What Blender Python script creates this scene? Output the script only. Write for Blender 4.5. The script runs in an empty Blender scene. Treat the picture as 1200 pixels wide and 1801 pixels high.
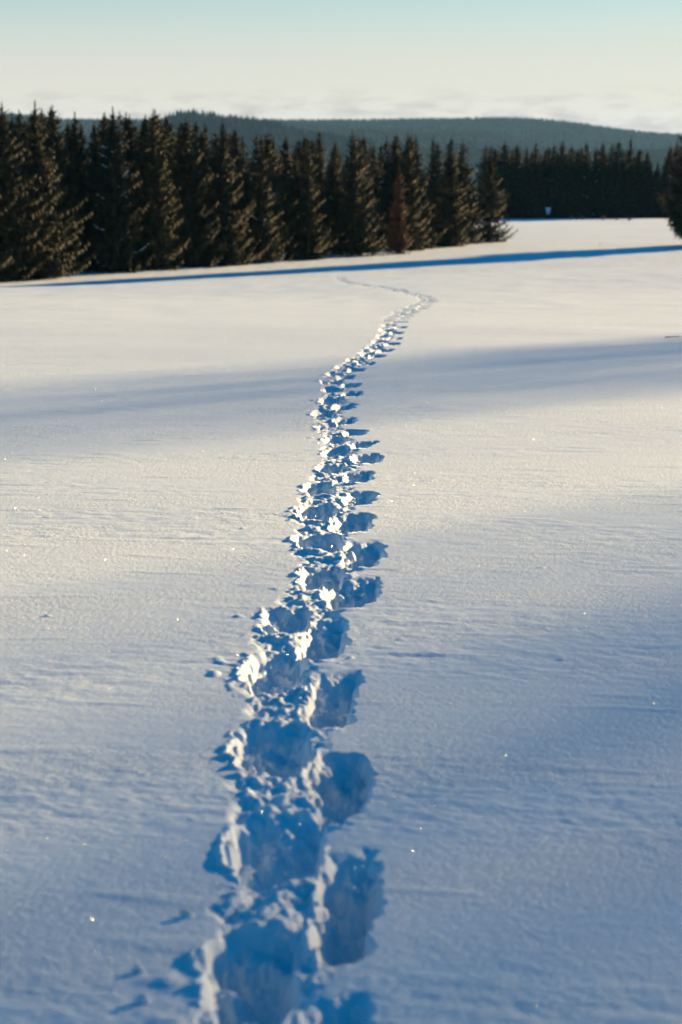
import bpy, math, random
import numpy as np

# ------------------------------------------------------------------ camera, sky, sun, exposure
C = bpy.context.scene.collection
scene = bpy.context.scene
F_PX, IMG_W, IMG_H = 4252.0, 1200.0, 1801.0        # focal length in photograph pixels (85 mm, portrait)
HORIZON = 240.0
CAM_H = 1.5
PITCH = math.atan((IMG_H / 2 - HORIZON) / F_PX)
cam_d = bpy.data.cameras.new('camera')
cam = bpy.data.objects.new('camera', cam_d)
C.objects.link(cam)
cam.location = (0, 0, CAM_H)
cam.rotation_euler = (math.pi / 2 - PITCH, 0, 0)
cam_d.sensor_fit = 'VERTICAL'
cam_d.sensor_height = 36.0
cam_d.sensor_width = 24.0
cam_d.lens = 85.0
cam_d.clip_start = 0.1
cam_d.clip_end = 30000
cam_d.dof.use_dof = True
cam_d.dof.focus_distance = 14.0
cam_d.dof.aperture_fstop = 4.6
scene.camera = cam

SUN_EL = math.radians(8.5)
SUN_AHEAD = math.radians(51)                        # the sun stands low to the right and ahead
SUN_DIR = (math.cos(SUN_AHEAD) * math.cos(SUN_EL), math.sin(SUN_AHEAD) * math.cos(SUN_EL), math.sin(SUN_EL))

world = bpy.data.worlds.new('World')
scene.world = world
world.use_nodes = True
wn, wl = world.node_tree.nodes, world.node_tree.links
wn.clear()
w_out = wn.new('ShaderNodeOutputWorld')
w_bg = wn.new('ShaderNodeBackground')
w_sky = wn.new('ShaderNodeTexSky')
w_sky.sky_type = 'NISHITA'
w_sky.sun_disc = False
w_sky.sun_elevation = SUN_EL
w_sky.sun_rotation = math.pi / 2 - SUN_AHEAD
w_sky.altitude = 600
w_sky.air_density = 1.0
w_sky.dust_density = 0.6
w_sky.ozone_density = 5.5
w_bg.inputs['Strength'].default_value = 0.05
w_hs = wn.new('ShaderNodeHueSaturation')
w_hs.inputs['Hue'].default_value = 0.483
w_hs.inputs['Saturation'].default_value = 1.6
wl.new(w_sky.outputs[0], w_hs.inputs['Color'])
# thin cloud streaks lying low all round the horizon
w_tc = wn.new('ShaderNodeTexCoord')
w_sep = wn.new('ShaderNodeSeparateXYZ')
wl.new(w_tc.outputs['Generated'], w_sep.inputs[0])
w_map = wn.new('ShaderNodeMapping')
w_map.inputs['Scale'].default_value = (34, 34, 150)
w_map.inputs['Location'].default_value = (3.3, 1.7, 0.4)
wl.new(w_tc.outputs['Generated'], w_map.inputs[0])
w_noise = wn.new('ShaderNodeTexNoise')
w_noise.inputs['Scale'].default_value = 1.6
w_noise.inputs['Detail'].default_value = 7
w_noise.inputs['Roughness'].default_value = 0.55
wl.new(w_map.outputs[0], w_noise.inputs['Vector'])
w_nr = wn.new('ShaderNodeMapRange')
w_nr.inputs['From Min'].default_value = 0.44
w_nr.inputs['From Max'].default_value = 0.62
wl.new(w_noise.outputs[0], w_nr.inputs['Value'])
w_el = wn.new('ShaderNodeMapRange')                 # fades out some degrees above the horizon
w_el.inputs['From Min'].default_value = 0.021
w_el.inputs['From Max'].default_value = 0.010
wl.new(w_sep.outputs['Z'], w_el.inputs['Value'])
w_mul = wn.new('ShaderNodeMath'); w_mul.operation = 'MULTIPLY'
wl.new(w_nr.outputs[0], w_mul.inputs[0]); wl.new(w_el.outputs[0], w_mul.inputs[1])
w_mul2 = wn.new('ShaderNodeMath'); w_mul2.operation = 'MULTIPLY'
w_mul2.inputs[1].default_value = 0.9
wl.new(w_mul.outputs[0], w_mul2.inputs[0])
w_cl = wn.new('ShaderNodeMixRGB'); w_cl.blend_type = 'MULTIPLY'
w_cl.inputs['Color2'].default_value = (0.74, 0.71, 0.75, 1)
wl.new(w_mul2.outputs[0], w_cl.inputs['Fac'])
# the pale veil of thin high cloud that whitens the low sky all round
w_ve = wn.new('ShaderNodeMapRange'); w_ve.interpolation_type = 'SMOOTHERSTEP'
w_ve.inputs['From Min'].default_value = 0.15; w_ve.inputs['From Max'].default_value = -0.03
w_ve.inputs['To Min'].default_value = 0.0; w_ve.inputs['To Max'].default_value = 1.0
wl.new(w_sep.outputs['Z'], w_ve.inputs['Value'])
w_vm = wn.new('ShaderNodeMixRGB')
w_vm.inputs['Color2'].default_value = (5.35, 4.95, 4.35, 1)
wl.new(w_ve.outputs[0], w_vm.inputs['Fac'])
wl.new(w_hs.outputs[0], w_vm.inputs['Color1'])
wl.new(w_vm.outputs[0], w_cl.inputs['Color1'])
wl.new(w_cl.outputs[0], w_bg.inputs['Color'])
wl.new(w_bg.outputs[0], w_out.inputs['Surface'])

sun_d = bpy.data.lights.new('sun', 'SUN')
sun_d.energy = 5.0
sun_d.angle = math.radians(0.53)
sun_d.color = (1.0, 0.70, 0.34)
sun = bpy.data.objects.new('sun', sun_d)
C.objects.link(sun)
from mathutils import Vector
sun.rotation_euler = Vector(SUN_DIR).to_track_quat('Z', 'Y').to_euler()

vs = scene.view_settings
vs.view_transform = 'Standard'
vs.look = 'None'
vs.gamma = 1.0
vs.use_curve_mapping = False
vs.exposure = 1.63
scene.render.engine = 'CYCLES'
scene.cycles.use_denoising = True
scene.cycles.max_bounces = 6
scene.cycles.volume_bounces = 1
scene.cycles.volume_step_rate = 1.0

# ------------------------------------------------------------------ helpers
def tag(o, label=None, cat=None, group=None, kind=None):
    if label: o['label'] = label
    if cat: o['category'] = cat
    if group: o['group'] = group
    if kind: o['kind'] = kind
    return o

def link(name, data, parent=None, mat=None):
    o = bpy.data.objects.new(name, data)
    C.objects.link(o)
    if parent: o.parent = parent
    if mat and data is not None and not data.materials: data.materials.append(mat)
    return o

def np_mesh(name, verts, faces, smooth=False):
    """verts (n,3), faces (m,k) arrays -> mesh"""
    me = bpy.data.meshes.new(name)
    verts = np.asarray(verts, dtype=np.float32); faces = np.asarray(faces, dtype=np.int32)
    n, (m, k) = len(verts), faces.shape
    me.vertices.add(n); me.vertices.foreach_set('co', verts.ravel())
    me.loops.add(m * k); me.loops.foreach_set('vertex_index', faces.ravel())
    me.polygons.add(m)
    me.polygons.foreach_set('loop_start', np.arange(0, m * k, k, dtype=np.int32))
    me.polygons.foreach_set('use_smooth', np.full(m, smooth))
    me.update(calc_edges=True)
    return me

def noise2(x, y, seed=0):
    """gradient noise, roughly -1..1"""
    x = np.asarray(x, dtype=np.float64); y = np.asarray(y, dtype=np.float64)
    xi = np.floor(x).astype(np.int64); yi = np.floor(y).astype(np.int64)
    fx, fy = x - xi, y - yi
    u = fx * fx * fx * (fx * (fx * 6 - 15) + 10); v = fy * fy * fy * (fy * (fy * 6 - 15) + 10)
    def g(ix, iy, dx, dy):
        h = (ix * 374761393 + iy * 668265263 + seed * 1442695041) & 0xffffffff
        h = ((h ^ (h >> 13)) * 1274126177) & 0xffffffff
        h = (h ^ (h >> 16)) & 0xffff
        a = h * (2 * math.pi / 65536)
        return np.cos(a) * dx + np.sin(a) * dy
    n00 = g(xi, yi, fx, fy); n10 = g(xi + 1, yi, fx - 1, fy)
    n01 = g(xi, yi + 1, fx, fy - 1); n11 = g(xi + 1, yi + 1, fx - 1, fy - 1)
    return 1.5 * ((n00 * (1 - u) + n10 * u) * (1 - v) + (n01 * (1 - u) + n11 * u) * v)

def sstep(a, b, x):
    t = np.clip((x - a) / (b - a), 0, 1)
    return t * t * (3 - 2 * t)

def hermite(pts):
    xs = np.array([p[0] for p in pts], float); ys = np.array([p[1] for p in pts], float)
    h = np.diff(xs); d = np.diff(ys) / h
    m = np.zeros(len(xs)); m[0], m[-1] = d[0], d[-1]
    for i in range(1, len(xs) - 1):
        m[i] = 0 if d[i - 1] * d[i] <= 0 else 3 * (h[i - 1] + h[i]) / ((2 * h[i] + h[i - 1]) / d[i - 1] + (h[i] + 2 * h[i - 1]) / d[i])
    def f(x):
        x = np.clip(x, xs[0], xs[-1]); i = np.clip(np.searchsorted(xs, x) - 1, 0, len(h) - 1)
        t = (x - xs[i]) / h[i]
        return ((2 * t**3 - 3 * t**2 + 1) * ys[i] + (t**3 - 2 * t**2 + t) * h[i] * m[i]
                + (-2 * t**3 + 3 * t**2) * ys[i + 1] + (t**3 - t**2) * h[i] * m[i + 1])
    return f

# ------------------------------------------------------------------ materials
def nodes_of(name):
    m = bpy.data.materials.new(name); m.use_nodes = True
    nt = m.node_tree
    return m, nt.nodes, nt.links, nt.nodes['Principled BSDF']

def snow_material():
    m, n, l, b = nodes_of('snow')
    b.inputs['Base Color'].default_value = (0.785, 0.88, 0.955, 1)
    b.inputs['Roughness'].default_value = 0.62
    b.inputs['Specular IOR Level'].default_value = 0.15
    geo = n.new('ShaderNodeNewGeometry')
    mp = n.new('ShaderNodeMapping'); mp.inputs['Scale'].default_value = (1, 0.7, 1)
    l.new(geo.outputs['Position'], mp.inputs[0])
    n1 = n.new('ShaderNodeTexNoise'); n1.inputs['Scale'].default_value = 48; n1.inputs['Detail'].default_value = 6
    n1.inputs['Roughness'].default_value = 0.72
    l.new(mp.outputs[0], n1.inputs['Vector'])
    bp = n.new('ShaderNodeBump'); bp.inputs['Strength'].default_value = 0.8; bp.inputs['Distance'].default_value = 0.009
    l.new(n1.outputs[0], bp.inputs['Height'])
    n2 = n.new('ShaderNodeTexNoise'); n2.inputs['Scale'].default_value = 0.9; n2.inputs['Detail'].default_value = 3
    mp2 = n.new('ShaderNodeMapping'); mp2.inputs['Scale'].default_value = (0.7, 1.6, 1)
    l.new(geo.outputs['Position'], mp2.inputs[0]); l.new(mp2.outputs[0], n2.inputs['Vector'])
    r2 = n.new('ShaderNodeMapRange'); r2.inputs['From Min'].default_value = .38; r2.inputs['From Max'].default_value = .64
    r2.inputs['To Min'].default_value = .35; r2.inputs['To Max'].default_value = 1.0
    l.new(n2.outputs[0], r2.inputs['Value']); l.new(r2.outputs[0], bp.inputs['Strength'])
    l.new(bp.outputs[0], b.inputs['Normal'])
    return m
SNOW = snow_material()

def plain(name, col, rough=0.8, var=0.25, scale=6.0):
    m, n, l, b = nodes_of(name)
    tc = n.new('ShaderNodeTexCoord')
    nz = n.new('ShaderNodeTexNoise'); nz.inputs['Scale'].default_value = scale; nz.inputs['Detail'].default_value = 5
    l.new(tc.outputs['Object'], nz.inputs['Vector'])
    rmp = n.new('ShaderNodeValToRGB')
    rmp.color_ramp.elements[0].position = 0.3; rmp.color_ramp.elements[1].position = 0.7
    rmp.color_ramp.elements[0].color = tuple(c * (1 - var) for c in col) + (1,)
    rmp.color_ramp.elements[1].color = tuple(min(1, c * (1 + var)) for c in col) + (1,)
    l.new(nz.outputs[0], rmp.inputs[0]); l.new(rmp.outputs[0], b.inputs['Base Color'])
    b.inputs['Roughness'].default_value = rough
    b.inputs['Specular IOR Level'].default_value = 0.0
    return m

def foliage(name, dark, light, warm):
    """needles: colour varies from tree to tree and clump to clump, young tips lighter"""
    m, n, l, b = nodes_of(name)
    oi = n.new('ShaderNodeObjectInfo'); at = n.new('ShaderNodeAttribute'); at.attribute_name = 'tip'
    tc = n.new('ShaderNodeTexCoord'); nz = n.new('ShaderNodeTexNoise')
    nz.inputs['Scale'].default_value = 1.3; nz.inputs['Detail'].default_value = 4
    l.new(tc.outputs['Object'], nz.inputs['Vector'])
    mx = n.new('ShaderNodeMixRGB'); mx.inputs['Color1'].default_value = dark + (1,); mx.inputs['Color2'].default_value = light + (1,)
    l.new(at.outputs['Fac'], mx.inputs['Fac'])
    mr = n.new('ShaderNodeMapRange'); mr.inputs['From Min'].default_value = 0.4; mr.inputs['From Max'].default_value = 0.75
    mr.inputs['To Max'].default_value = 0.8
    l.new(nz.outputs[0], mr.inputs['Value'])
    rr = n.new('ShaderNodeMath'); rr.operation = 'MULTIPLY'
    l.new(mr.outputs[0], rr.inputs[0]); l.new(oi.outputs['Random'], rr.inputs[1])
    mx2 = n.new('ShaderNodeMixRGB'); mx2.inputs['Color2'].default_value = warm + (1,)
    l.new(rr.outputs[0], mx2.inputs['Fac']); l.new(mx.outputs[0], mx2.inputs['Color1'])
    l.new(mx2.outputs[0], b.inputs['Base Color'])
    b.inputs['Roughness'].default_value = 0.7
    b.inputs['Specular IOR Level'].default_value = 0.15
    return m
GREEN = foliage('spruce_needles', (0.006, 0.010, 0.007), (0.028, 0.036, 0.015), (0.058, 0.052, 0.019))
BROWN = foliage('dead_needles', (0.05, 0.02, 0.013), (0.15, 0.055, 0.034), (0.16, 0.07, 0.04))
BARK = plain('bark', (0.055, 0.042, 0.032), 0.9, 0.4, 9)
WOOD_GREEN = plain('far_conifers', (0.009, 0.013, 0.013), 0.9, 0.6, 0.004)
WOOD_BROWN = plain('far_bare_wood', (0.065, 0.047, 0.040), 0.9, 0.5, 0.005)
SOIL = plain('forest_floor', (0.018, 0.02, 0.018), 0.95, 0.3, 0.02)
TWIG = plain('frosted_twigs', (0.22, 0.18, 0.12), 0.85, 0.3, 5)
BOARD = plain('weathered_boards', (0.16, 0.14, 0.12), 0.85, 0.3, 8)
TSNOW = plain('branch_snow', (0.82, 0.87, 0.93), 0.6, 0.04, 4)

# ------------------------------------------------------------------ terrain
z_mid = hermite([(-400, 6), (-80, 1.8), (0, 0), (20, -.74), (34, -1.26), (37.5, -1.41), (43, -1.68), (51, -2.08), (60, -2.54), (68, -2.95),
                 (90, -3.85), (108, -4.70), (125, -5.9), (145, -7.7), (165, -9.15), (182, -9.6), (250, -9.8), (300, -10.4), (350, -11.0), (385, -11.5), (450, -13.75), (520, -17), (700, -28), (1200, -55), (2000, -80), (12000, -84)])

def base_z(X, Y):
    w = .777 * X - .63 * Y                         # across the direction of the wind and the low sun
    r = np.hypot(X, Y)
    z = z_mid(Y)
    z = z + .05 * noise2(X * .09 + 3, Y * .07, 1) * sstep(6, 40, r) + .012 * noise2(X * .35, Y * .35, 2)
    z = z + .03 * noise2(w * .22, (X + Y) * .03, 4) * sstep(4, 20, r)
    z = z + .12 * noise2(X * .025, Y * .02, 3) * sstep(70, 160, r)
    z = z + .03 * np.clip(X, -60, 40) * sstep(50, 95, Y) * sstep(165, 125, Y)
    k = np.clip(X - 55, 0, 260)                     # unseen rise added on the right, lifting the spruces that shade the foreground
    z = z + .2 * k * k / (k + 25) * sstep(700, 300, Y)
    return z

def ray(px, py, lo=3.0, hi=900.0):
    """world point where the sight line of a photograph pixel first meets the ground"""
    a = PITCH + math.atan((py - IMG_H / 2) / F_PX)
    cx = (px - IMG_W / 2) / F_PX
    # direction in world: right = X, forward pitched down
    vy = (py - IMG_H / 2) / F_PX
    dx, dy, dz = cx, math.cos(PITCH) - vy * math.sin(PITCH), -math.sin(PITCH) - vy * math.cos(PITCH)
    t = np.exp(np.linspace(math.log(lo), math.log(hi), 6000))
    X, Y, Z = dx * t, dy * t, CAM_H + dz * t
    g = base_z(X, Y) - Z
    i = int(np.argmax(g > 0)) if (g > 0).any() else len(t) - 1
    if i == 0: return X[0], Y[0], base_z(X[:1], Y[:1])[0]
    s = g[i - 1] / (g[i - 1] - g[i])
    tt = t[i - 1] + s * (t[i] - t[i - 1])
    return dx * tt, dy * tt, float(base_z(np.array([dx * tt]), np.array([dy * tt]))[0])

def at_depth(px, py, Y):
    """world point on a pixel's sight line at forward distance Y"""
    cx = (px - IMG_W / 2) / F_PX; vy = (py - IMG_H / 2) / F_PX
    dy, dz = math.cos(PITCH) - vy * math.sin(PITCH), -math.sin(PITCH) - vy * math.cos(PITCH)
    return cx * Y / dy, Y, CAM_H + dz * Y / dy

# ------------------------------------------------------------------ the trail: where each foot broke through
rng = random.Random(7)
# (x centre, near-edge y, width, top y) of the broken-in holes, in the photograph's own pixels
RIGHT = [(585, 1930, 125, 1770), (606, 1698, 112, 1520), (592, 1455, 94, 1345), (580, 1285, 86, 1200), (565, 1163, 78, 1100), (617, 1071, 86, 1027), (635, 998, 68, 958),
         (616, 939, 66, 908), (630, 889, 50, 868), (628, 850, 46, 832), (643, 817, 44, 802), (636, 789, 36, 778), (622, 767, 34, 757),
         (604, 747, 32, 736), (603, 722, 32, 712), (618, 698, 30, 689), (616, 682, 28, 675), (606, 668, 27, 661), (624, 654, 26, 648), (643, 643, 25, 637),
         (661, 630, 24, 625), (674, 620, 24, 615), (688, 608, 22, 603), (692, 598, 22, 594), (696, 588, 20, 584), (702, 578, 20, 574)]
LEFT = [(436, 1815, 160, 1640), (480, 1556, 128, 1442), (472, 1364, 106, 1284), (478, 1218, 88, 1150), (500, 1115, 74, 1072), (562, 1036, 66, 1000), (560, 968, 66, 940),
        (552, 914, 56, 890), (560, 869, 44, 852), (580, 832, 40, 818), (590, 803, 36, 790), (588, 778, 32, 768), (574, 757, 30, 748),
        (570, 734, 30, 722), (580, 712, 30, 700), (584, 690, 26, 682), (580, 675, 26, 668), (588, 661, 24, 655), (606, 648, 24, 643), (625, 636, 22, 631),
        (645, 625, 22, 620), (658, 614, 20, 609), (668, 603, 20, 599), (674, 593, 18, 589), (680, 583, 18, 579), (684, 573, 18, 570)]
FAR_PATH = [(690, 568), (697, 560), (704, 554), (717, 549), (733, 541), (747, 533), (753, 527), (745, 522), (733, 519), (717, 515), (697, 510), (677, 506), (655, 503), (637, 502), (617, 498), (600, 493), (588, 487)]

prints = []   # near point, direction, half width, length, depth, is_left
for lst, side in ((RIGHT, 1), (LEFT, -1)):
    for i, (cx, yn, wd, yt) in enumerate(lst):
        n = ray(cx, yn, lo=2.5); f = ray(cx + (3 if side > 0 else 0), yt)
        d = np.array([f[0] - n[0], f[1] - n[1]])
        L = float(np.hypot(*d)); d = d / max(L, 1e-6)
        L = min(max(L, .35), .92)
        d = np.array([d[0] * .7, 1.0]); d /= np.hypot(*d)
        hw = .5 * wd * n[1] / F_PX
        prints.append(dict(n=np.array(n[:2]), d=d, hw=min(max(hw * rng.uniform(1.05, 1.2) * (1.12 if side < 0 else 1.0), 0.07), .125), L=L, D=.095 + .035 * rng.random(), side=side, skew=rng.uniform(.25, .9) if side > 0 else rng.uniform(-.2, .6), cut=rng.uniform(1.08, 1.24) if side > 0 else rng.uniform(.98, 1.14), thr=rng.choice([0, .5, 1, 1]), seed=rng.randrange(999), far=False))
near_count = len(prints)
# beyond the crest: regular steps along the winding path
fp = np.array([ray(*p, lo=30.0)[:2] for p in FAR_PATH])
seg = np.hypot(*np.diff(fp, axis=0).T); acc = np.concatenate([[0], np.cumsum(seg)])
s, foot = 0.2, 1
while s < acc[-1]:
    i = min(int(np.searchsorted(acc, s, 'right')) - 1, len(seg) - 1)
    t = (s - acc[i]) / seg[i]; p = fp[i] * (1 - t) + fp[i + 1] * t
    d = (fp[i + 1] - fp[i]) / seg[i]
    nrm = np.array([d[1], -d[0]])
    p = p + nrm * (foot * .11 + rng.uniform(-.05, .05))
    prints.append(dict(n=p, d=d, hw=rng.uniform(.08, .13), L=rng.uniform(.3, .5), D=.20, side=foot, skew=rng.uniform(-.3, .3), cut=1.0, thr=0, seed=rng.randrange(999), far=True))
    s += .58 + .2 * rng.random(); foot = -foot

_near = prints[:near_count]
_pr = sorted((p['n'][1] + .45 * p['L'], p['n'][0] + p['hw']) for p in _near if p['side'] > 0)
_pl = sorted((p['n'][1] + .45 * p['L'], p['n'][0] - p['hw']) for p in _near if p['side'] < 0)
_yr, _xr = np.array(_pr).T; _yl, _xl = np.array(_pl).T

def trail_z(X, Y, id_out, env_out):
    """height change of the trodden snow; also which hole a vertex lies in and how much it is trail"""
    hole = np.zeros_like(X); rim = np.zeros_like(X); best = np.full(X.shape, .22); trough = np.zeros_like(X)
    # the snow between the holes is trodden down to a shallow, uneven furrow
    idx = np.nonzero((Y > 3.2) & (Y < 41) & (np.abs(X) < .08 * Y + .4))[0]
    x, y = X[idx], Y[idx]
    wob = .030 * noise2(x * 5, y * 4, 51) + .014 * noise2(x * 17, y * 12, 52)
    xl = np.interp(y, _yl, _xl) + wob; xr = np.interp(y, _yr, _xr) + .8 * wob - .03
    t = sstep(xl - .012, xl + .045, x) * (1 - sstep(xr - .05, xr, x)) * (1 - sstep(37, 40, y))
    frac = np.clip((x - xl) / np.maximum(xr - xl, .05), 0, 1)
    crumb_ = .012 + .016 * noise2(x * 10, y * 6, 53) + .010 * noise2(x * 24, y * 14, 54) + .005 * noise2(x * 55, y * 36, 55)
    t = t * (1 - sstep(.62, .85, frac))
    trough[idx] = t * (-.020 + crumb_ * 1.1)
    env_out[idx] = t
    for i, p in enumerate(prints):
        R = p['L'] + .5
        c = p['n'] + p['d'] * p['L'] * .5
        idx = np.nonzero((np.abs(X - c[0]) < R) & (np.abs(Y - c[1]) < R + .2))[0]
        if not len(idx): continue
        x, y = X[idx], Y[idx]
        dx, dy = x - p['n'][0], y - p['n'][1]
        a = dx * p['d'][0] + dy * p['d'][1]
        b = dx * p['d'][1] - dy * p['d'][0]            # + to the right
        L, hw, sd = p['L'] * p['cut'], p['hw'], p['seed']
        a = a + .040 * noise2(x * 7, y * 7, sd) + .010 * noise2(x * 27, y * 27, sd + 1)
        b = b + .026 * noise2(x * 6 + 5, y * 5, sd + 2) + .014 * noise2(x * 26, y * 17, sd + 3) + .006 * noise2(x * 58, y * 36, sd + 10)
        a = a - p['skew'] * (b + .2 * hw)
        # rounded at the heel, steep on the right, an uneven slope on the left, running out forwards
        hwl = hw * (1 - .60 * np.clip(1 - a / (.42 * L), 0, 1) ** 2) * (1 - .25 * sstep(.7 * L, L, a))
        br = b - .020 * sstep(.5 * L, .9 * L, a)
        mr = 1 - sstep(hwl - .022, hwl + .008, br)
        ml = 1 - sstep(hwl - .034, hwl + .008, -b)
        prof = sstep(-.008, .035, a) * (1 - .38 * sstep(.35 * L, .9 * L, a)) * (1 - sstep(.80 * L, 1.08 * L, a))
        m = mr * ml * prof
        deb = .26 + .32 * noise2(x * 11, y * 6, sd + 4) + .20 * noise2(x * 26, y * 15, sd + 5) + .10 * noise2(x * 62, y * 40, sd + 6)
        lump = (deb - .10) * .17 * (.12 + .88 * np.maximum(.8 * sstep(.40 * L, .8 * L, a), sstep(hw * .15, -hw * .5, b)))
        h = (-p['D'] + lump) * m
        hole[idx] = np.minimum(hole[idx], h)
        # pushed-up rims: a thin lit wall on the left, a faint lip in front
        win = sstep(-.04, .10, a) * (1 - sstep(.75 * L, 1.1 * L, a))
        rn = .55 + .55 * noise2(x * 5, y * 3.5, sd + 7) + .35 * noise2(x * 19, y * 13, sd + 8)
        rl = (0 if p['far'] else .013) * np.exp(-((b + hwl + .008) / .011) ** 2) * win * np.clip(rn, 0, 1.5)
        lip = (0 if p['far'] else .012) * np.exp(-((a + .018) / .022) ** 2) * (1 - sstep(-.1 * hw, hw * .8, b)) * sstep(-1.3 * hw, -.9 * hw, b) * np.clip(rn, 0, 1)
        # crumbs thrown out on the left
        thr = np.clip(noise2(x * 13, y * 8, sd + 9) - .32, 0, 1) * (0 if p['far'] else .026 * p['thr']) * np.exp(-((b + hw + .05) / .055) ** 2) * win
        r_ = (rl + lip + thr * (p['side'] < 0)) * (1 - m)
        rim[idx] = np.maximum(rim[idx], r_)
        sel = m > best[idx]
        q = idx[sel]; best[q] = m[sel]; id_out[q] = i
        e = (1 - sstep(hw + .02, hw + .07, -b)) * (1 - sstep(hw - .01, hw + .03, br)) * sstep(-.06, -.02, a) * (1 - sstep(L, 1.15 * L, a))
        env_out[idx] = np.maximum(env_out[idx], e)
    soft = np.clip(1 + hole / .05, 0, 1)
    return np.minimum(hole, hole + np.minimum(trough, 0) * soft) + np.clip(trough, 0, 1) * soft + rim * soft

# grid: rows get wider apart with distance, columns fan out
Y0, Y1 = 3.6, 150.0
rows_near = np.concatenate([[-400, -200, -100, -50, -25, -12, -6, -3, -1, .3, 1.2, 2.0, 2.6, 3.1, 3.4], np.exp(np.arange(math.log(Y0), math.log(Y1), .00165))])
rows_far = np.exp(np.arange(math.log(Y1) + .006, math.log(9800), .012))
rows = np.concatenate([rows_near, rows_far])
u_f = np.arange(-.066, .046, .00048)
u_l = np.arange(-.17, -.066 - 1e-6, .0012)
u_r = np.arange(.046 + .0006, .17, .0012)
u_o = np.geomspace(.18, 6.0, 34)
us = np.concatenate([-u_o[::-1], u_l, u_f, u_r, u_o])
Wd = np.clip(rows, Y0, 700.0)
GX = us[None, :] * Wd[:, None]
GY = np.repeat(rows[:, None], len(us), 1)
shape = GX.shape
X, Y = GX.ravel(), GY.ravel()
Z = base_z(X, Y)
pid = np.full(X.shape, -1, np.int32); env = np.zeros(X.shape)
Z = Z + trail_z(X, Y, pid, env)
# fine wind relief, faded out where the grid gets too coarse for it
step = np.clip(Y, Y0, 1e9) * .0013
def fade(size): return np.clip(1.6 - step / size * 2.4, 0, 1)
near = (Y > 2) & (Y < 80) & (np.abs(X) < .2 * Y + 1)
xn, yn_ = X[near], Y[near]
rx, ry = xn * .98 - yn_ * .17, xn * .17 + yn_ * .98
rel = .0018 * noise2(rx * 4, ry * 9, 11) * fade(.20)[near]
rel += .0016 * noise2(rx * 13, ry * 16, 12) * fade(.06)[near]
rel += .0012 * noise2(rx * 31, ry * 34, 13) * fade(.028)[near]
rel *= .45 + .85 * sstep(-.35, .45, noise2(rx * .5, ry * 1.1, 19))
led = noise2(rx * 1.3, ry * 6.5, 14)
rel += .003 * sstep(.5, .75, led) * fade(.16)[near]
crumb = np.clip(noise2(rx * 18, ry * 18, 15) - .68, 0, 1) * .03
rel += crumb * fade(.05)[near] * sstep(.1, .5, noise2(rx * .9, ry * .9, 16))
Z[near] += rel
mid = (Y >= 30) & (Y < 260)
Z[mid] += (.012 * noise2(X[mid] * .9, Y[mid] * .35, 17) + .02 * np.clip(noise2(X[mid] * .45, Y[mid] * .12, 18) - .3, 0, 1)) * sstep(30, 60, Y[mid])

V = np.stack([X, Y, Z], 1)
G3 = V.reshape(shape + (3,))
du = np.gradient(G3, axis=1); dv = np.gradient(G3, axis=0)
NRM = np.cross(du, dv); NRM /= np.linalg.norm(NRM, axis=2, keepdims=True) + 1e-12
NRM = NRM.reshape(-1, 3)
nr, nc = shape
ii = (np.arange(nr - 1)[:, None] * nc + np.arange(nc - 1)[None, :]).ravel()
FACES = np.stack([ii, ii + 1, ii + nc + 1, ii + nc], 1).astype(np.int32)
fid = np.max(pid[FACES], 1)
fenv = np.max(env[FACES], 1)
is_far = np.array([p['far'] for p in prints])
owner = np.full(len(FACES), -2)                                    # -2 open snow, -1 trail, i footprint
owner[fenv > .25] = -1
hit = fid >= 0
owner[hit] = np.where(is_far[fid[hit]], -1, fid[hit])

def submesh(name, sel):
    f = FACES[sel]
    used, inv = np.unique(f, return_inverse=True)
    me = np_mesh(name, V[used], inv.reshape(f.shape), True)
    me.normals_split_custom_set_from_vertices(NRM[used].astype(np.float32))
    me.materials.append(SNOW)
    return me
field = link('snow_field', submesh('snow_field', owner == -2))
tag(field, 'wide sunlit snow field sloping down to the spruce forest', kind='structure')
trail = link('footprint_path', submesh('footprint_path', owner == -1))
tag(trail, 'winding path of deep footprints through the snow', kind='structure')
for i in range(near_count):
    sel = owner == i
    if sel.sum() > 8:
        o = link('footprint', submesh('footprint', sel), trail)

# ------------------------------------------------------------------ hills and the woods on them
def hill(name, crest, Yc, front, back, zbase, label):
    cr = sorted(at_depth(px, py, Yc)[::2] for px, py in crest)
    f = hermite([(-6000, zbase + 5)] + cr + [(6000, zbase + 5)])
    xs = np.linspace(-6000, 6000, 401); t = np.linspace(-1, 1, 61)
    ys = Yc + np.where(t < 0, t * front, t * back)
    XX, YY = np.meshgrid(xs, ys)
    k = np.where(t < 0, np.cos(np.clip(-t, 0, 1) * math.pi) * .5 + .5, np.cos(t * math.pi) * .5 + .5)[:, None]
    def zf(x, y):
        tt = np.where(y < Yc, (y - Yc) / front, (y - Yc) / back)
        kk = np.cos(np.clip(tt, -1, 1) * math.pi) * .5 + .5
        return zbase + (f(x) - zbase) * kk + kk * 2.0 * noise2(x * .006, y * .006, 31) * np.clip(np.abs(tt) * 3, 0, 1)
    ZZ = zf(XX, YY)
    nr_, nc_ = XX.shape
    i_ = (np.arange(nr_ - 1)[:, None] * nc_ + np.arange(nc_ - 1)).ravel()
    me = np_mesh(name, np.stack([XX, YY, ZZ], 2).reshape(-1, 3), np.stack([i_, i_ + 1, i_ + nc_ + 1, i_ + nc_], 1), True)
    o = link('hill', me, None, SOIL)
    tag(o, label, kind='structure')
    return zf

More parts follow.
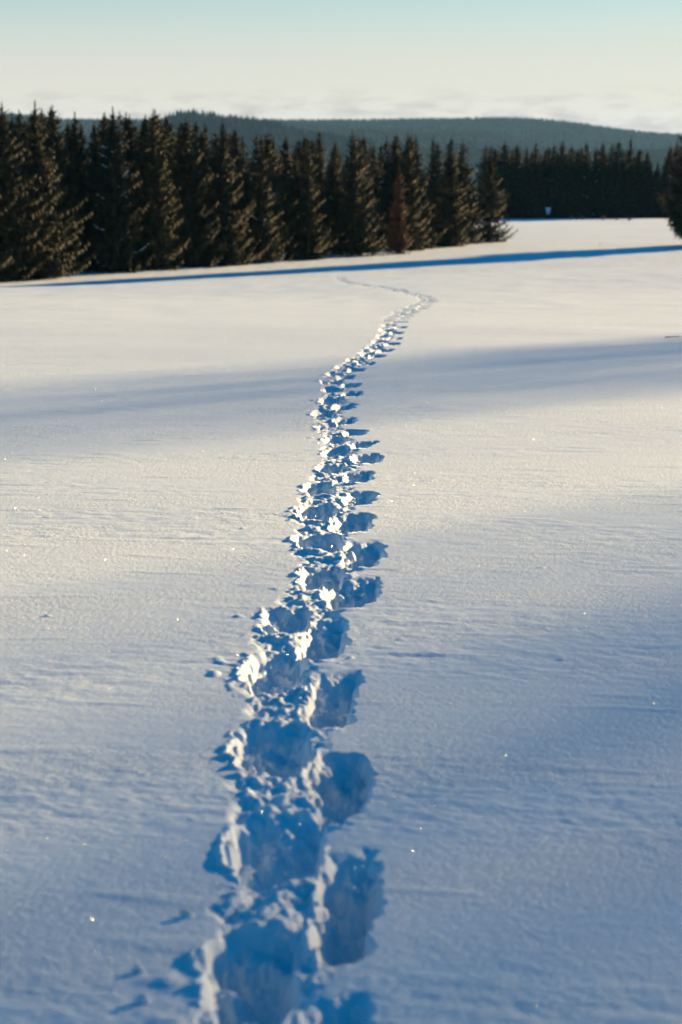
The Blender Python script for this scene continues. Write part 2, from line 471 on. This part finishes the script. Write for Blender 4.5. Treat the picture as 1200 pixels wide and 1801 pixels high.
def far_wood(zf, x0, x1, y0, y1, n, hmin, hmax, mat, label, seed, round_=False):
    """thousands of tiny trees that read as one mass"""
    r = np.random.default_rng(seed)
    x = r.uniform(x0, x1, n); y = r.uniform(y0, y1, n); z = zf(x, y)
    h = r.uniform(hmin, hmax, n) * (1 + .25 * noise2(x * .02, y * .02, seed)); w = h * r.uniform(.16, .26, n) * (1.6 if round_ else 1)
    if round_: lev = [(0.0, .25), (.35, .9), (.75, .85)]
    else: lev = [(0.0, 1.0), (.40, .60), (.43, .78), (.74, .34)]
    S = 5; parts = []
    for li, (lz, lr) in enumerate(lev):
        for k in range(S):
            a = 2 * math.pi * (k + .5 * (li % 2)) / S
            jr = r.uniform(.7, 1.25, n)
            parts.append(np.stack([x + w * lr * jr * math.cos(a), y + w * lr * jr * math.sin(a), z + h * lz - .5 + r.uniform(-.03, .03, n) * h], 1))
    parts.append(np.stack([x, y, z + h], 1))
    P = np.stack(parts, 1); nv = P.shape[1]
    f = []
    for li in range(len(lev) - 1):
        for k in range(S):
            a, b = li * S + k, li * S + (k + 1) % S
            f += [(a, b, b + S), (a, b + S, a + S)]
    t = (len(lev) - 1) * S
    for k in range(S): f.append((t + k, t + (k + 1) % S, nv - 1))
    f = np.array(f)
    FF = (f[None] + (np.arange(n) * nv)[:, None, None]).reshape(-1, 3)
    o = link('far_wood', np_mesh('far_wood', P.reshape(-1, 3), FF), None, mat)
    tag(o, label, 'wood', kind='stuff')
    return o

zf_far = hill('hill', [(-900, 225), (-400, 214), (-100, 204), (0, 203), (60, 209), (160, 215), (330, 215), (470, 216), (640, 215), (800, 213), (880, 212), (940, 214), (990, 219), (1040, 226), (1080, 232),
              (1120, 236), (1150, 239), (1200, 241), (1300, 243), (1700, 252), (2500, 250)], 8000, 2600, 1400, -90, 'long wooded blue hill closing the horizon')
far_wood(zf_far, -1350, 1350, 6300, 8150, 15000, 9, 15, WOOD_GREEN, 'blue hazy conifer wood covering the far hill', 3)
zf_mid = hill('hill', [(-900, 262), (-100, 258), (200, 250), (270, 230), (305, 210), (332, 204), (365, 207), (400, 212), (440, 216), (480, 221), (540, 239), (620, 250), (800, 262), (2200, 262)], 4600, 1200, 900, -90,
              'lower wooded ridge rising behind the left forest')
far_wood(zf_mid, -480, 60, 3800, 4680, 2600, 9, 15, WOOD_GREEN, 'darker conifer wood on the ridge above the left forest', 4)
zf_brn = hill('hill', [(-900, 262), (200, 252), (350, 234), (480, 227), (560, 229), (650, 232), (740, 235), (820, 238), (880, 245), (930, 255), (1000, 268), (1200, 275), (2200, 275)], 6000, 1300, 900, -90,
              'low brownish slope in front of the far hill')
far_wood(zf_brn, -420, 600, 5000, 6080, 4200, 8, 13, WOOD_BROWN, 'brown grey leafless wood on the low slope before the far hill', 5, True)

far_wood(base_z, -190, 330, 480, 1500, 3600, 9, 13, WOOD_GREEN, 'dark conifer wood filling the valley behind both forest edges', 6)

# ------------------------------------------------------------------ spruces
def spruce_meshes(seed, H=11.0, R=1.9, pw=.85, tw=1.0, droop=1.0, dens=1.0, bare=0.35, snow=0.0, gap=0.12):
    r = random.Random(seed)
    vs_, fs, tips = [], [], []
    sv, sf = [], []
    def diamond(p, d, up, ln, wd, tip):
        side = d.cross(up)
        if side.length < 1e-4: side = Vector((1, 0, 0))
        side.normalize()
        b = len(vs_)
        m_ = p + d * ln * .45 - up * wd * .15
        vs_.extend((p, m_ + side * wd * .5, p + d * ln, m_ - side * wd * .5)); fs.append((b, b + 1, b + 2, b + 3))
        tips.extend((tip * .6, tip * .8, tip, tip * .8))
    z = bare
    lean = r.uniform(0, 6.28)
    while z < H - .15:
        k = (z - bare) / (H - bare)
        rad = R * ((1 - k) ** pw) * (1 - .25 * max(0, .12 - k) / .12) + .07
        nb = max(4, int((5 + 7 * (1 - k)) * dens))
        a0 = r.uniform(0, 6.28)
        tier = r.uniform(.66, 1.15)
        for j in range(nb):
            if r.random() < gap: continue
            az = a0 + 6.283 * (j + r.uniform(-.3, .3)) / nb
            ln = rad * tier * r.uniform(.55, 1.22) * (1 + .10 * math.cos(az - lean))
            o = Vector((math.cos(az), math.sin(az), 0))
            rise = .55 * k ** 1.5 - .28 * droop * (1 - k) + r.uniform(-.22, .18)
            p0 = Vector((0, 0, z + r.uniform(-.1, .1)))
            n = max(4, int(ln / .17))
            sway = r.uniform(-.15, .15); perp = Vector((-o.y, o.x, 0))
            prev = p0
            has_snow = r.random() < snow
            for q in range(1, n + 1):
                t = q / n
                p = p0 + o * ln * t + perp * ln * sway * t * t + Vector((0, 0, ln * (rise * t + .34 * droop * (1 - k) * t ** 3 - .10 * math.sin(t * 3.1))))
                d = (p - prev).normalized()
                up = Vector((0, 0, 1))
                tp = t
                # the twig carrying the branch on
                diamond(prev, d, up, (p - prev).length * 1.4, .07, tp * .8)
                if t > .18:
                    wl_ = (.20 + .30 * math.sin(min(1, t * 1.05) * 2.7)) * min(1, .12 + rad * .62) * tw
                    for sgn in (-1, 1):
                        dd = (d * r.uniform(.1, 1) + perp * sgn * r.uniform(.5, 1.1) + Vector((0, 0, r.uniform(-.7, .35)))).normalized()
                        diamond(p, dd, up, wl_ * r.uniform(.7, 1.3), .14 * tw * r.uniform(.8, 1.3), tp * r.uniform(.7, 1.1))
                    # hanging twig
                    dd = (Vector((0, 0, -1)) + o * r.uniform(-.1, .5) + perp * r.uniform(-.5, .5)).normalized()
                    diamond(p, dd, o, wl_ * r.uniform(.6, 1.2), .16 * tw, tp * .5)
                    # upright young twig
                    if r.random() < .55:
                        dd = (d * .9 + Vector((0, 0, r.uniform(.25, .8))) + perp * r.uniform(-.4, .4)).normalized()
                        diamond(p, dd, perp, wl_ * r.uniform(.5, .9), .11, min(1, tp * 1.2))
                if has_snow and .45 < t and r.random() < .75:
                    b = len(sv); c = p + Vector((0, 0, .05)); sl = r.uniform(.10, .22); sw_ = r.uniform(.06, .13)
                    for e1, e2, hz in ((-1, 0, 0), (0, -1, 0), (1, 0, -.02), (0, 1, 0), (0, 0, .07)):
                        sv.append(c + d * e1 * sl + perp * e2 * sw_ + Vector((0, 0, hz - .02 * abs(e2))))
                    for u_, v_ in ((0, 1), (1, 2), (2, 3), (3, 0)): sf.append((b + u_, b + v_, b + 4))
                prev = p
        z += (.27 + .20 * (1 - k)) * r.uniform(.6, 1.4)
    # leader
    for j in range(5):
        a = 6.283 * j / 5
        diamond(Vector((0, 0, H - .6)), Vector((.07 * math.cos(a), .07 * math.sin(a), 1)).normalized(), Vector((math.cos(a), math.sin(a), 0)), .9, .10, .9)
    crown = np_mesh('crown', np.array([tuple(v) for v in vs_]), np.array(fs))
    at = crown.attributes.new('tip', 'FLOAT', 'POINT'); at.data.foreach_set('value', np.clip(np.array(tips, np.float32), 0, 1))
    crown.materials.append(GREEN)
    # trunk: tapered, slightly bent, flared foot
    tv, tf = [], []; S = 8; lv = [0, .15, .5, 1.2, 2.5, 4.5, 7, 9, H - .2]
    for li, hz in enumerate(lv):
        rr_ = (.018 * H) * (1 - hz / H) ** .8 + .012 + (.05 if li == 0 else .02 if li == 1 else 0)
        for k in range(S):
            a = 6.283 * k / S
            tv.append((rr_ * math.cos(a) * r.uniform(.9, 1.1) + .03 * math.sin(hz), rr_ * math.sin(a) * r.uniform(.9, 1.1), hz - (.4 if li == 0 else 0)))
    for li in range(len(lv) - 1):
        for k in range(S):
            a, b = li * S + k, li * S + (k + 1) % S
            tf.append((a, b, b + S, a + S))
    trunk = np_mesh('trunk', np.array(tv), np.array(tf), True); trunk.materials.append(BARK)
    sn = None
    if sf:
        sn = np_mesh('branch_snow', np.array([tuple(v) for v in sv]), np.array(sf), False); sn.materials.append(TSNOW)
    return crown, trunk, sn, H

VARIANTS = [spruce_meshes(11, R=2.7, dens=1.25, pw=.75), spruce_meshes(12, R=2.3, dens=1.3, pw=.7), spruce_meshes(13, R=3.0, dens=1.25, droop=1.25, gap=.16, pw=.9),
            spruce_meshes(14, R=2.1, dens=1.35, droop=.8, pw=.65), spruce_meshes(15, R=2.8, dens=1.2, droop=1.3, snow=.10, gap=.14, pw=.85),
            spruce_meshes(16, R=2.4, dens=1.25, bare=.9, gap=.2, snow=.03, pw=.8), spruce_meshes(17, R=3.0, droop=1.1, dens=1.3, pw=.8),
            spruce_meshes(18, R=2.6, dens=1.2, droop=.6, gap=.22, pw=1.0), spruce_meshes(19, R=2.2, dens=1.3, droop=1.5, pw=.6), spruce_meshes(20, R=2.9, dens=1.3, gap=.1, pw=.72)]
SPARSE = [spruce_meshes(41, R=1.9, gap=.42, dens=.85), spruce_meshes(42, R=1.7, gap=.38, dens=.85)]
BROWN_CROWN = spruce_meshes(21, R=1.9, gap=.2, dens=1.2, droop=.8, pw=.7)
BROWN_CROWN[0].materials[0] = BROWN

def spruce(v, loc, height, width, rz, label, group=None, cat='tree'):
    crown, trunk, sn, H = v
    e = bpy.data.objects.new('spruce_tree', None); C.objects.link(e)
    e.location = loc; e.rotation_euler = (0, 0, rz)
    e.empty_display_size = .3
    k = height / H
    e.scale = (k * width, k * width, k)
    link('trunk', trunk, e)
    c = link('crown', crown, e)
    if sn: tag(link('branch_snow', sn, c), kind='stuff')
    tag(e, label, cat, group)
    return e

tr = random.Random(5)
ORD = ['first', 'second', 'third', 'fourth', 'fifth', 'sixth', 'seventh', 'eighth', 'ninth', 'tenth', 'eleventh', 'twelfth', 'thirteenth', 'fourteenth', 'fifteenth', 'sixteenth',
       'seventeenth', 'eighteenth', 'nineteenth', 'twentieth', 'twenty-first', 'twenty-second', 'twenty-third', 'twenty-fourth', 'twenty-fifth', 'twenty-sixth', 'twenty-seventh', 'twenty-eighth']

# spruces right of the picture: (across-sun offset of their shadow, distance, height, width)
OFF = [(-16.9, 200, 28.0, .8, 0), (-16.0, 212, 29.7, .8, 1), (-14.9, 222, 31.5, .8, 0), (-13.7, 230, 32.2, .8, 1), (-12.3, 236, 32.2, .8, 0),
       (-6.4, 190, 27.5, .9, 1), (-5.2, 192, 28.0, .8, 0), (-4.0, 190, 29.2, .9, 1), (-3.2, 186, 34.0, 1.1, 0), (-2.2, 194, 31.0, 1.0, 1), (-.6, 190, 30.0, .9, 0), (1.4, 190, 30.0, .9, 1)]
# front edge of the left forest: (x, top y, base y, variant, width factor, what sets it apart)
FRONT = [(8, 188, 494, 6, 1.05, 'broad sunlit spruce cut by the left picture edge'),
         (58, 186, 489, 2, 1.10, 'tall spruce with olive sunlit flank standing out at the far left of the forest'),
         (112, 198, 486, 1, .95, 'narrow shaded spruce right beside the olive sunlit one at far left'),
         (150, 192, 483, 3, 1.0, 'dark slender spruce in the shadow gap near the left end of the forest'),
         (206, 196, 479, 4, 1.05, 'spruce with snow patches on its branches in the left forest front'),
         (240, 206, 477, 5, .85, 'thin spruce showing a pale trunk foot beside the snow patched one'),
         (272, 200, 475, 0, 1.0, 'spruce with bright right edge just right of the pale trunk foot'),
         (318, 200, 472, 6, .95, 'spruce with pointed dark crown under the higher far ridge'),
         (352, 214, 470, 9, 1.05, None), (396, 214, 467, 2, .9, None), (424, 236, 465, 8, .95, None), (466, 240, 463, 5, 1.15, None),
         (510, 234, 460, 6, 1.0, None), (545, 252, 457, 7, .95, None), (583, 244, 454, 1, 1.0, None), (632, 234, 450, 0, 1.0, None), (663, 240, 447, 4, .85, None),
         (722, 236, 441, 2, .9, None), (760, 240, 438, 6, 1.0, None), (800, 246, 434, 1, 1.05, None), (838, 250, 429, 0, 1.1, None),
         (862, 264, 426, 2, 1.0, 'last spruce at the right end of the left forest')]
RECESS = [0, -.5, 3.0, 3.5, .3, 2.4, 0, 2.8, 1.5, .2, 2.9, .4, 2.6, .2, 3.2, .8, 2.2, .3, 2.6, .5, 1.8, 0]
num = 0
for (px, yt, yb, v, wf, lab) in FRONT:
    g = ray(px, yb)
    hgt = (yb - yt) / F_PX * g[1]
    rec = RECESS[num]; num += 1
    g = (g[0] - .8 * rec, g[1] + .75 * rec, g[2])
    lab = lab or ORD[num - 1] + ' spruce from the left along the front edge of the left forest'
    spruce(VARIANTS[v], (g[0], g[1] + .6, g[2] - .1), hgt, wf * 1.0, tr.uniform(0, 6.28), lab, 'spruces along the front of the left forest')
for px, yb, v in ((-48, 497, 9), (-98, 499, 2), (-150, 501, 0), (-200, 503, 6)):
    g = ray(px, yb)
    spruce(VARIANTS[v], (g[0], g[1] + .6, g[2] - .1), tr.uniform(12.5, 14), 1.05, tr.uniform(0, 6.28), 'spruce of the left forest beyond the left picture edge', 'spruces beyond the left picture edge')
# the dead reddish one
g = ray(690, 444)
spruce(BROWN_CROWN, (g[0] + .6, g[1] - 3.2, g[2] - .05), (444 - 298) / F_PX * g[1], 1.0, 1.0, 'reddish brown dead spruce among the green ones of the left forest', None)
# rows behind: only tops and dark gaps show
f_l = np.array([ray(p[0], p[2])[:2] for p in [(-200, 0, 503), (-100, 0, 499)] + FRONT])
back = 0
for row in range(1, 8):
    for k in range(25):
        t = (k + tr.uniform(-.35, .35)) / 24 * (len(f_l) - 1)
        t = min(max(t, 0), len(f_l) - 1.001); i = int(t)
        p = f_l[i] * (1 - t + i) + f_l[i + 1] * (t - i)
        off = row * 3.2 + tr.uniform(-.9, .9)
        x, y = p[0] - off * .80, p[1] + off * .75 + .5
        z = float(base_z(np.array([x]), np.array([y]))[0])
        if x < -y * .21: continue
        # keep the skyline of the photograph: crown tops a little above or below the front row
        px = 600 + x / y * F_PX
        sky = np.interp(px, [0, 60, 150, 300, 420, 480, 560, 640, 760, 870], [190, 188, 194, 202, 220, 236, 240, 236, 240, 258]) + tr.uniform(-8, 16)
        top = CAM_H - math.tan((sky - HORIZON) / F_PX) * y
        hgt = min(max(top - z, 7.5), 16.5)
        spruce(VARIANTS[tr.choice([0, 1, 3, 7, 8, 5, 9])], (x, y, z - .1), hgt * tr.uniform(.9, 1.0), tr.uniform(.75, 1.2), tr.uniform(0, 6.28),
               'spruce top showing behind the ' + ORD[k] + ' place along the left forest, second row' if row == 1 else
               'dark spruce behind the front edge of the left forest, mostly hidden', 'spruces deeper in the left forest')

# the far forest across the hollow
FARF = [(868, 262), (884, 252), (905, 256), (922, 259), (938, 250), (955, 262), (970, 255), (984, 248), (1000, 258), (1012, 262), (1026, 250), (1042, 262), (1055, 250), (1070, 252),
        (1082, 249), (1102, 243), (1118, 262), (1132, 266), (1150, 284), (1172, 254), (1192, 262)]
def far_spot(px, y):
    x = (px - IMG_W / 2) / F_PX * y * 1.003
    return x, y, float(base_z(np.array([x]), np.array([y]))[0])
num = 0
for px, yt in FARF:
    yb = 386.0
    x, y, z = far_spot(px, tr.uniform(411, 416))
    hgt = CAM_H - math.tan((yt - HORIZON) / F_PX) * y - z + .1
    g = (x, y - 1.0, z)
    num += 1
    lab = {1102: 'tallest spruce of the far dark forest across the hollow', 1150: 'lowest spruce in the notch of the far forest skyline',
           1172: 'pointed dark spruce right of the notch in the far forest'}.get(px, ORD[num - 1] + ' spruce from the left along the far forest edge across the hollow')
    spruce(VARIANTS[tr.choice([0, 1, 2, 6, 5, 7, 9])], (g[0], g[1] + 1.0, g[2] - .1), hgt, tr.uniform(1.0, 1.25), tr.uniform(0, 6.28), lab, 'spruces along the far forest edge')
g = far_spot(1183, 409)
spruce(BROWN_CROWN, (g[0], g[1] - .5, g[2]), (388 - 254) / F_PX * g[1], 1.2, 2.0, 'brown topped spruce beside the dark overhanging one at right edge', None)
for row in range(1, 4):
    for k in range(24):
        px = 850 + (k + tr.uniform(-.4, .4)) * 17 + row * 3
        if 1136 < px < 1162: continue
        x, y, z = far_spot(px, 414 + row * 4.5 + tr.uniform(-1, 1))
        sky = np.interp(px, [850, 940, 1000, 1100, 1135, 1150, 1172, 1250], [258, 262, 262, 258, 276, 296, 262, 258]) + tr.uniform(-4, 16)
        top = CAM_H - math.tan((sky - HORIZON) / F_PX) * y
        spruce(VARIANTS[tr.choice([0, 1, 3, 6])], (x, y, z - .1), min(max(top - z, 7), 15), tr.uniform(.9, 1.2), tr.uniform(0, 6.28),
               'dark spruce behind the edge of the far forest, mostly hidden', 'spruces deeper in the far forest')

# the spruce leaning into the picture at the right edge; its long shadow is the blue band across the field
WIDE = spruce_meshes(31, H=15, R=4.0, pw=.75, tw=2.2, droop=1.2, dens=2.4, bare=1.5, snow=.03, gap=.03)
g = (38.6, 255.8); gz = float(base_z(np.array([g[0]]), np.array([g[1]]))[0])
edge = spruce(WIDE, (g[0], g[1], gz - .1), 17.0, 1.0, 2.2, 'near dark spruce with drooping snowy branches at the right picture edge', None)
gz = float(base_z(np.array([49.0]), np.array([268.5]))[0])  # second spruce, out of view, added to widen and lengthen the shadow band
spruce(WIDE, (49.0, 268.5, gz - .1), 22.0, .62, .4, 'tall unseen spruce added behind the one at the right picture edge to widen its shadow', None)
# tall spruces standing on the added slope to the right, outside the picture: their soft shade falls across the foreground
ta, tb = math.cos(SUN_AHEAD), math.sin(SUN_AHEAD)
for wv, dist, hgt, wid, v in OFF:
    x0, y0 = wv * tb, -wv * ta                      # the point of the strip nearest the camera's foot
    x, y = x0 + ta * dist, y0 + tb * dist
    z = float(base_z(np.array([x]), np.array([y]))[0])
    spruce(SPARSE[v], (x, y, z - .1), hgt, wid, tr.uniform(0, 6.28), 'tall spruce on the added slope outside the right picture edge', 'spruces right of the picture')

# ------------------------------------------------------------------ small things at the foot of the woods
def shrub(px, py, h, w, label, mat=TWIG, seed=0):
    r = random.Random(seed + px)
    g = ray(px, py)
    vs_, fs = [], []
    for k in range(46):
        az = r.uniform(0, 6.28); el = r.uniform(.35, 1.4); ln = h * r.uniform(.45, 1.0)
        o = Vector((math.cos(az) * math.cos(el) * w / h, math.sin(az) * math.cos(el) * w / h, math.sin(el)))
        s_ = Vector((-math.sin(az), math.cos(az), 0)) * .05
        for t0, t1, wd in ((0, .5, .8), (.45, 1.0, 1.3)):
            a, c = o * ln * t0, o * ln * t1 + Vector((0, 0, -.06 * t1))
            b = len(vs_); vs_ += [tuple(a), tuple((a + c) / 2 + s_ * wd), tuple(c), tuple((a + c) / 2 - s_ * wd)]; fs.append((b, b + 1, b + 2, b + 3))
    o = link('shrub', np_mesh('shrub', np.array(vs_), np.array(fs)), None, mat)
    o.location = (g[0], g[1] - .6, g[2] - .03)
    tag(o, label, 'shrub', 'frosted shrubs at the foot of the far forest')
shrub(890, 385, 1.0, .9, 'pale low shrub right where the left forest ends, before far trees')
shrub(915, 385, 1.4, 1.3, 'widest yellowish frosted shrub at the foot of the far forest')
shrub(934, 385, .7, .6, 'small frosted shrub left of the pale box on a post')
shrub(943, 385, .6, .6, 'smallest frosted tuft just left of the pale box on a post')
shrub(1004, 386, 1.0, .7, 'slim frosted shrub below a pale branch in the middle of far forest')
shrub(1014, 386, .6, .8, 'low pale tuft right of the slim frosted shrub')
shrub(1024, 386, .8, .7, 'frosted shrub midway along the far forest foot, right of the low tuft')
shrub(1060, 387, 1.1, 1.0, 'reddish pale shrub under the tall trees of the far forest')
shrub(1084, 387, .7, .7, 'frosted tuft left of the pair under the tallest far spruce')
shrub(1106, 388, .8, .8, 'rightmost frosted shrub at the foot of the far forest')

def box(vs_, fs, c, s):
    b = len(vs_)
    for dz in (-1, 1):
        for dx, dy in ((-1, -1), (1, -1), (1, 1), (-1, 1)): vs_.append((c[0] + dx * s[0] / 2, c[1] + dy * s[1] / 2, c[2] + dz * s[2] / 2))
    fs += [(b, b + 3, b + 2, b + 1), (b + 4, b + 5, b + 6, b + 7)] + [(b + k, b + (k + 1) % 4, b + 4 + (k + 1) % 4, b + 4 + k) for k in range(4)]

g = ray(963, 386)
e = bpy.data.objects.new('post_box', None); C.objects.link(e); e.location = (g[0], g[1] - 1.0, g[2])
def part(name, boxes, mat):
    vs_, fs = [], []
    for c, s_ in boxes: box(vs_, fs, c, s_)
    return link(name, np_mesh(name, np.array(vs_), np.array(fs)), e, mat)
part('post', [((0, 0, .5), (.10, .10, 1.4))], BARK)
part('box', [((0, -.02, 1.45), (.62, .5, .55))], plain('pale_box', (.55, .62, .66), .7, .08, 4))
part('snow_cap', [((0, -.02, 1.80), (.78, .62, .14))], TSNOW)
part('shelf', [((0, -.04, .88), (.6, .45, .10))], BOARD)
part('shelf_snow', [((0, -.04, .99), (.56, .43, .11))], TSNOW)
tag(e, 'small pale snow-capped box on a post before the far forest', 'post box')

# bare branch sticking out of the forest's right end
def branch(px, py, ln, label, seed, thick=.035, rise=.25, az=.2):
    r = random.Random(seed); g = ray(px, py)
    vs_, fs = [], []
    def limb(p, d, ln, th, depth):
        n = 4; ring = []
        for q in range(n + 1):
            t = q / n; c = p + d * ln * t + Vector((0, 0, -.12 * ln * t * t)) + Vector((r.uniform(-.03, .03), r.uniform(-.03, .03), r.uniform(-.03, .03))) * ln * t
            rr_ = th * (1 - .8 * t); b = len(vs_); ring.append(b)
            s1 = d.cross(Vector((0, 0, 1))).normalized(); s2 = s1.cross(d)
            for k in range(4): a = k * math.pi / 2; vs_.append(tuple(c + s1 * rr_ * math.cos(a) + s2 * rr_ * math.sin(a)))
            if q and depth and r.random() < .8:
                limb(c, (d + s1 * r.uniform(-.9, .9) + Vector((0, 0, r.uniform(-.1, .5)))).normalized(), ln * .4, rr_ * .6, depth - 1)
        for q in range(n):
            for k in range(4): fs.append((ring[q] + k, ring[q] + (k + 1) % 4, ring[q + 1] + (k + 1) % 4, ring[q + 1] + k))
    limb(Vector((0, 0, 0)), Vector((math.cos(az), math.sin(az), rise)).normalized(), ln, thick, 2)
    o = link('fallen_branch', np_mesh('fallen_branch', np.array(vs_), np.array(fs), True), None, BARK)
    o.location = (g[0], g[1], g[2] + .02)
    tag(o, label, 'branch')
branch(872, 424, 2.2, 'dark bare branch lying on the snow at the left forest end', 3, .06)
branch(1054, 433, .5, 'tiny dark twig standing alone in the snow before the shadow band', 5, .02, 2.0)
branch(1170, 596, .22, 'short dark twig lying on the snow near the right edge', 8, .008, .15, 0)

# snow lumps
def lump(px, py, s_, label, seed, dy=0.0, mat=SNOW, group='clods of snow kicked out beside the footprints', name='snow_clod'):
    r = random.Random(seed); g = ray(px, py)
    n1, n2 = 6, 9; vs_, fs = [], []
    for i in range(n1 + 1):
        th = math.pi * i / n1
        for k in range(n2):
            a = 6.283 * k / n2; q = r.uniform(.72, 1.2)
            vs_.append((s_ * q * math.sin(th) * math.cos(a) * 1.25, s_ * q * math.sin(th) * math.sin(a), s_ * q * .8 * math.cos(th)))
    for i in range(n1):
        for k in range(n2): fs.append((i * n2 + k, (i + 1) * n2 + k, (i + 1) * n2 + (k + 1) % n2, i * n2 + (k + 1) % n2))
    o = link(name, np_mesh(name, np.array(vs_), np.array(fs), True), None, mat)
    o.location = (g[0], g[1] + dy, g[2] + s_ * .35)
    tag(o, label, name.replace('_', ' '), group)
lump(328, 1612, .013, 'snow clod left of the nearest footprints with a short blue shadow', 1)
lump(250, 1762, .013, 'snow clod nearest the lower left corner with a short blue shadow', 2)
lump(243, 1710, .010, 'small snow clod above the one nearest the lower left corner', 3)
g_ = lump(110, 484, .35, 'snow covered stump at the foot of the left forest', 7, group=None, name='snowy_stump')

# ------------------------------------------------------------------ ice crystals that glint in the sun
def crystals(n=1100):
    r = np.random.default_rng(4)
    vs_, fs = [], []
    while len(fs) < n:
        Yc = math.exp(r.uniform(math.log(4.2), math.log(30))); Xc = r.uniform(-.17, .17) * Yc
        z = float(base_z(np.array([Xc]), np.array([Yc]))[0]) + .006
        v = Vector((-Xc, -Yc, CAM_H - z)).normalized()
        hv = (v + Vector(SUN_DIR)).normalized()
        hv = (hv + Vector(r.normal(0, .12, 3))).normalized()
        t1 = hv.orthogonal().normalized(); t2 = hv.cross(t1)
        s_ = r.uniform(.0005, .0011) * (.7 + Yc / 32) * (1.4 if r.random() < .06 else .85)
        b = len(vs_); c = Vector((Xc, Yc, z))
        for k in range(6):
            a = math.pi * k / 3; vs_.append(tuple(c + (t1 * math.cos(a) + t2 * math.sin(a)) * s_))
        fs.append(tuple(b + k for k in range(6)))
    m, nn, ll, bs = nodes_of('ice_facets')
    bs.inputs['Base Color'].default_value = (.9, .94, .98, 1); bs.inputs['Metallic'].default_value = 1.0; bs.inputs['Roughness'].default_value = .3
    o = link('ice_crystals', np_mesh('ice_crystals', np.array(vs_), np.array(fs)), None, m)
    tag(o, 'ice crystals glinting here and there on the snow', 'ice crystals', kind='stuff')
crystals()

# ------------------------------------------------------------------ hazy air
vs_, fs = [], []
box(vs_, fs, (0, 5000, 0), (13000, 11000, 200))
hz, hn, hl, hb = nodes_of('haze')
hn.remove(hb)
pv = hn.new('ShaderNodeVolumePrincipled')
pv.inputs['Color'].default_value = (0.25, 0.55, 1.0, 1)
pv.inputs['Density'].default_value = 0.000018
pv.inputs['Anisotropy'].default_value = 0.3
hl.new(pv.outputs[0], hn['Material Output'].inputs['Volume'])
haze = link('haze', np_mesh('haze', np.array(vs_), np.array(fs)), None, hz)
tag(haze, 'thin bluish winter haze filling the air', 'haze', kind='stuff')
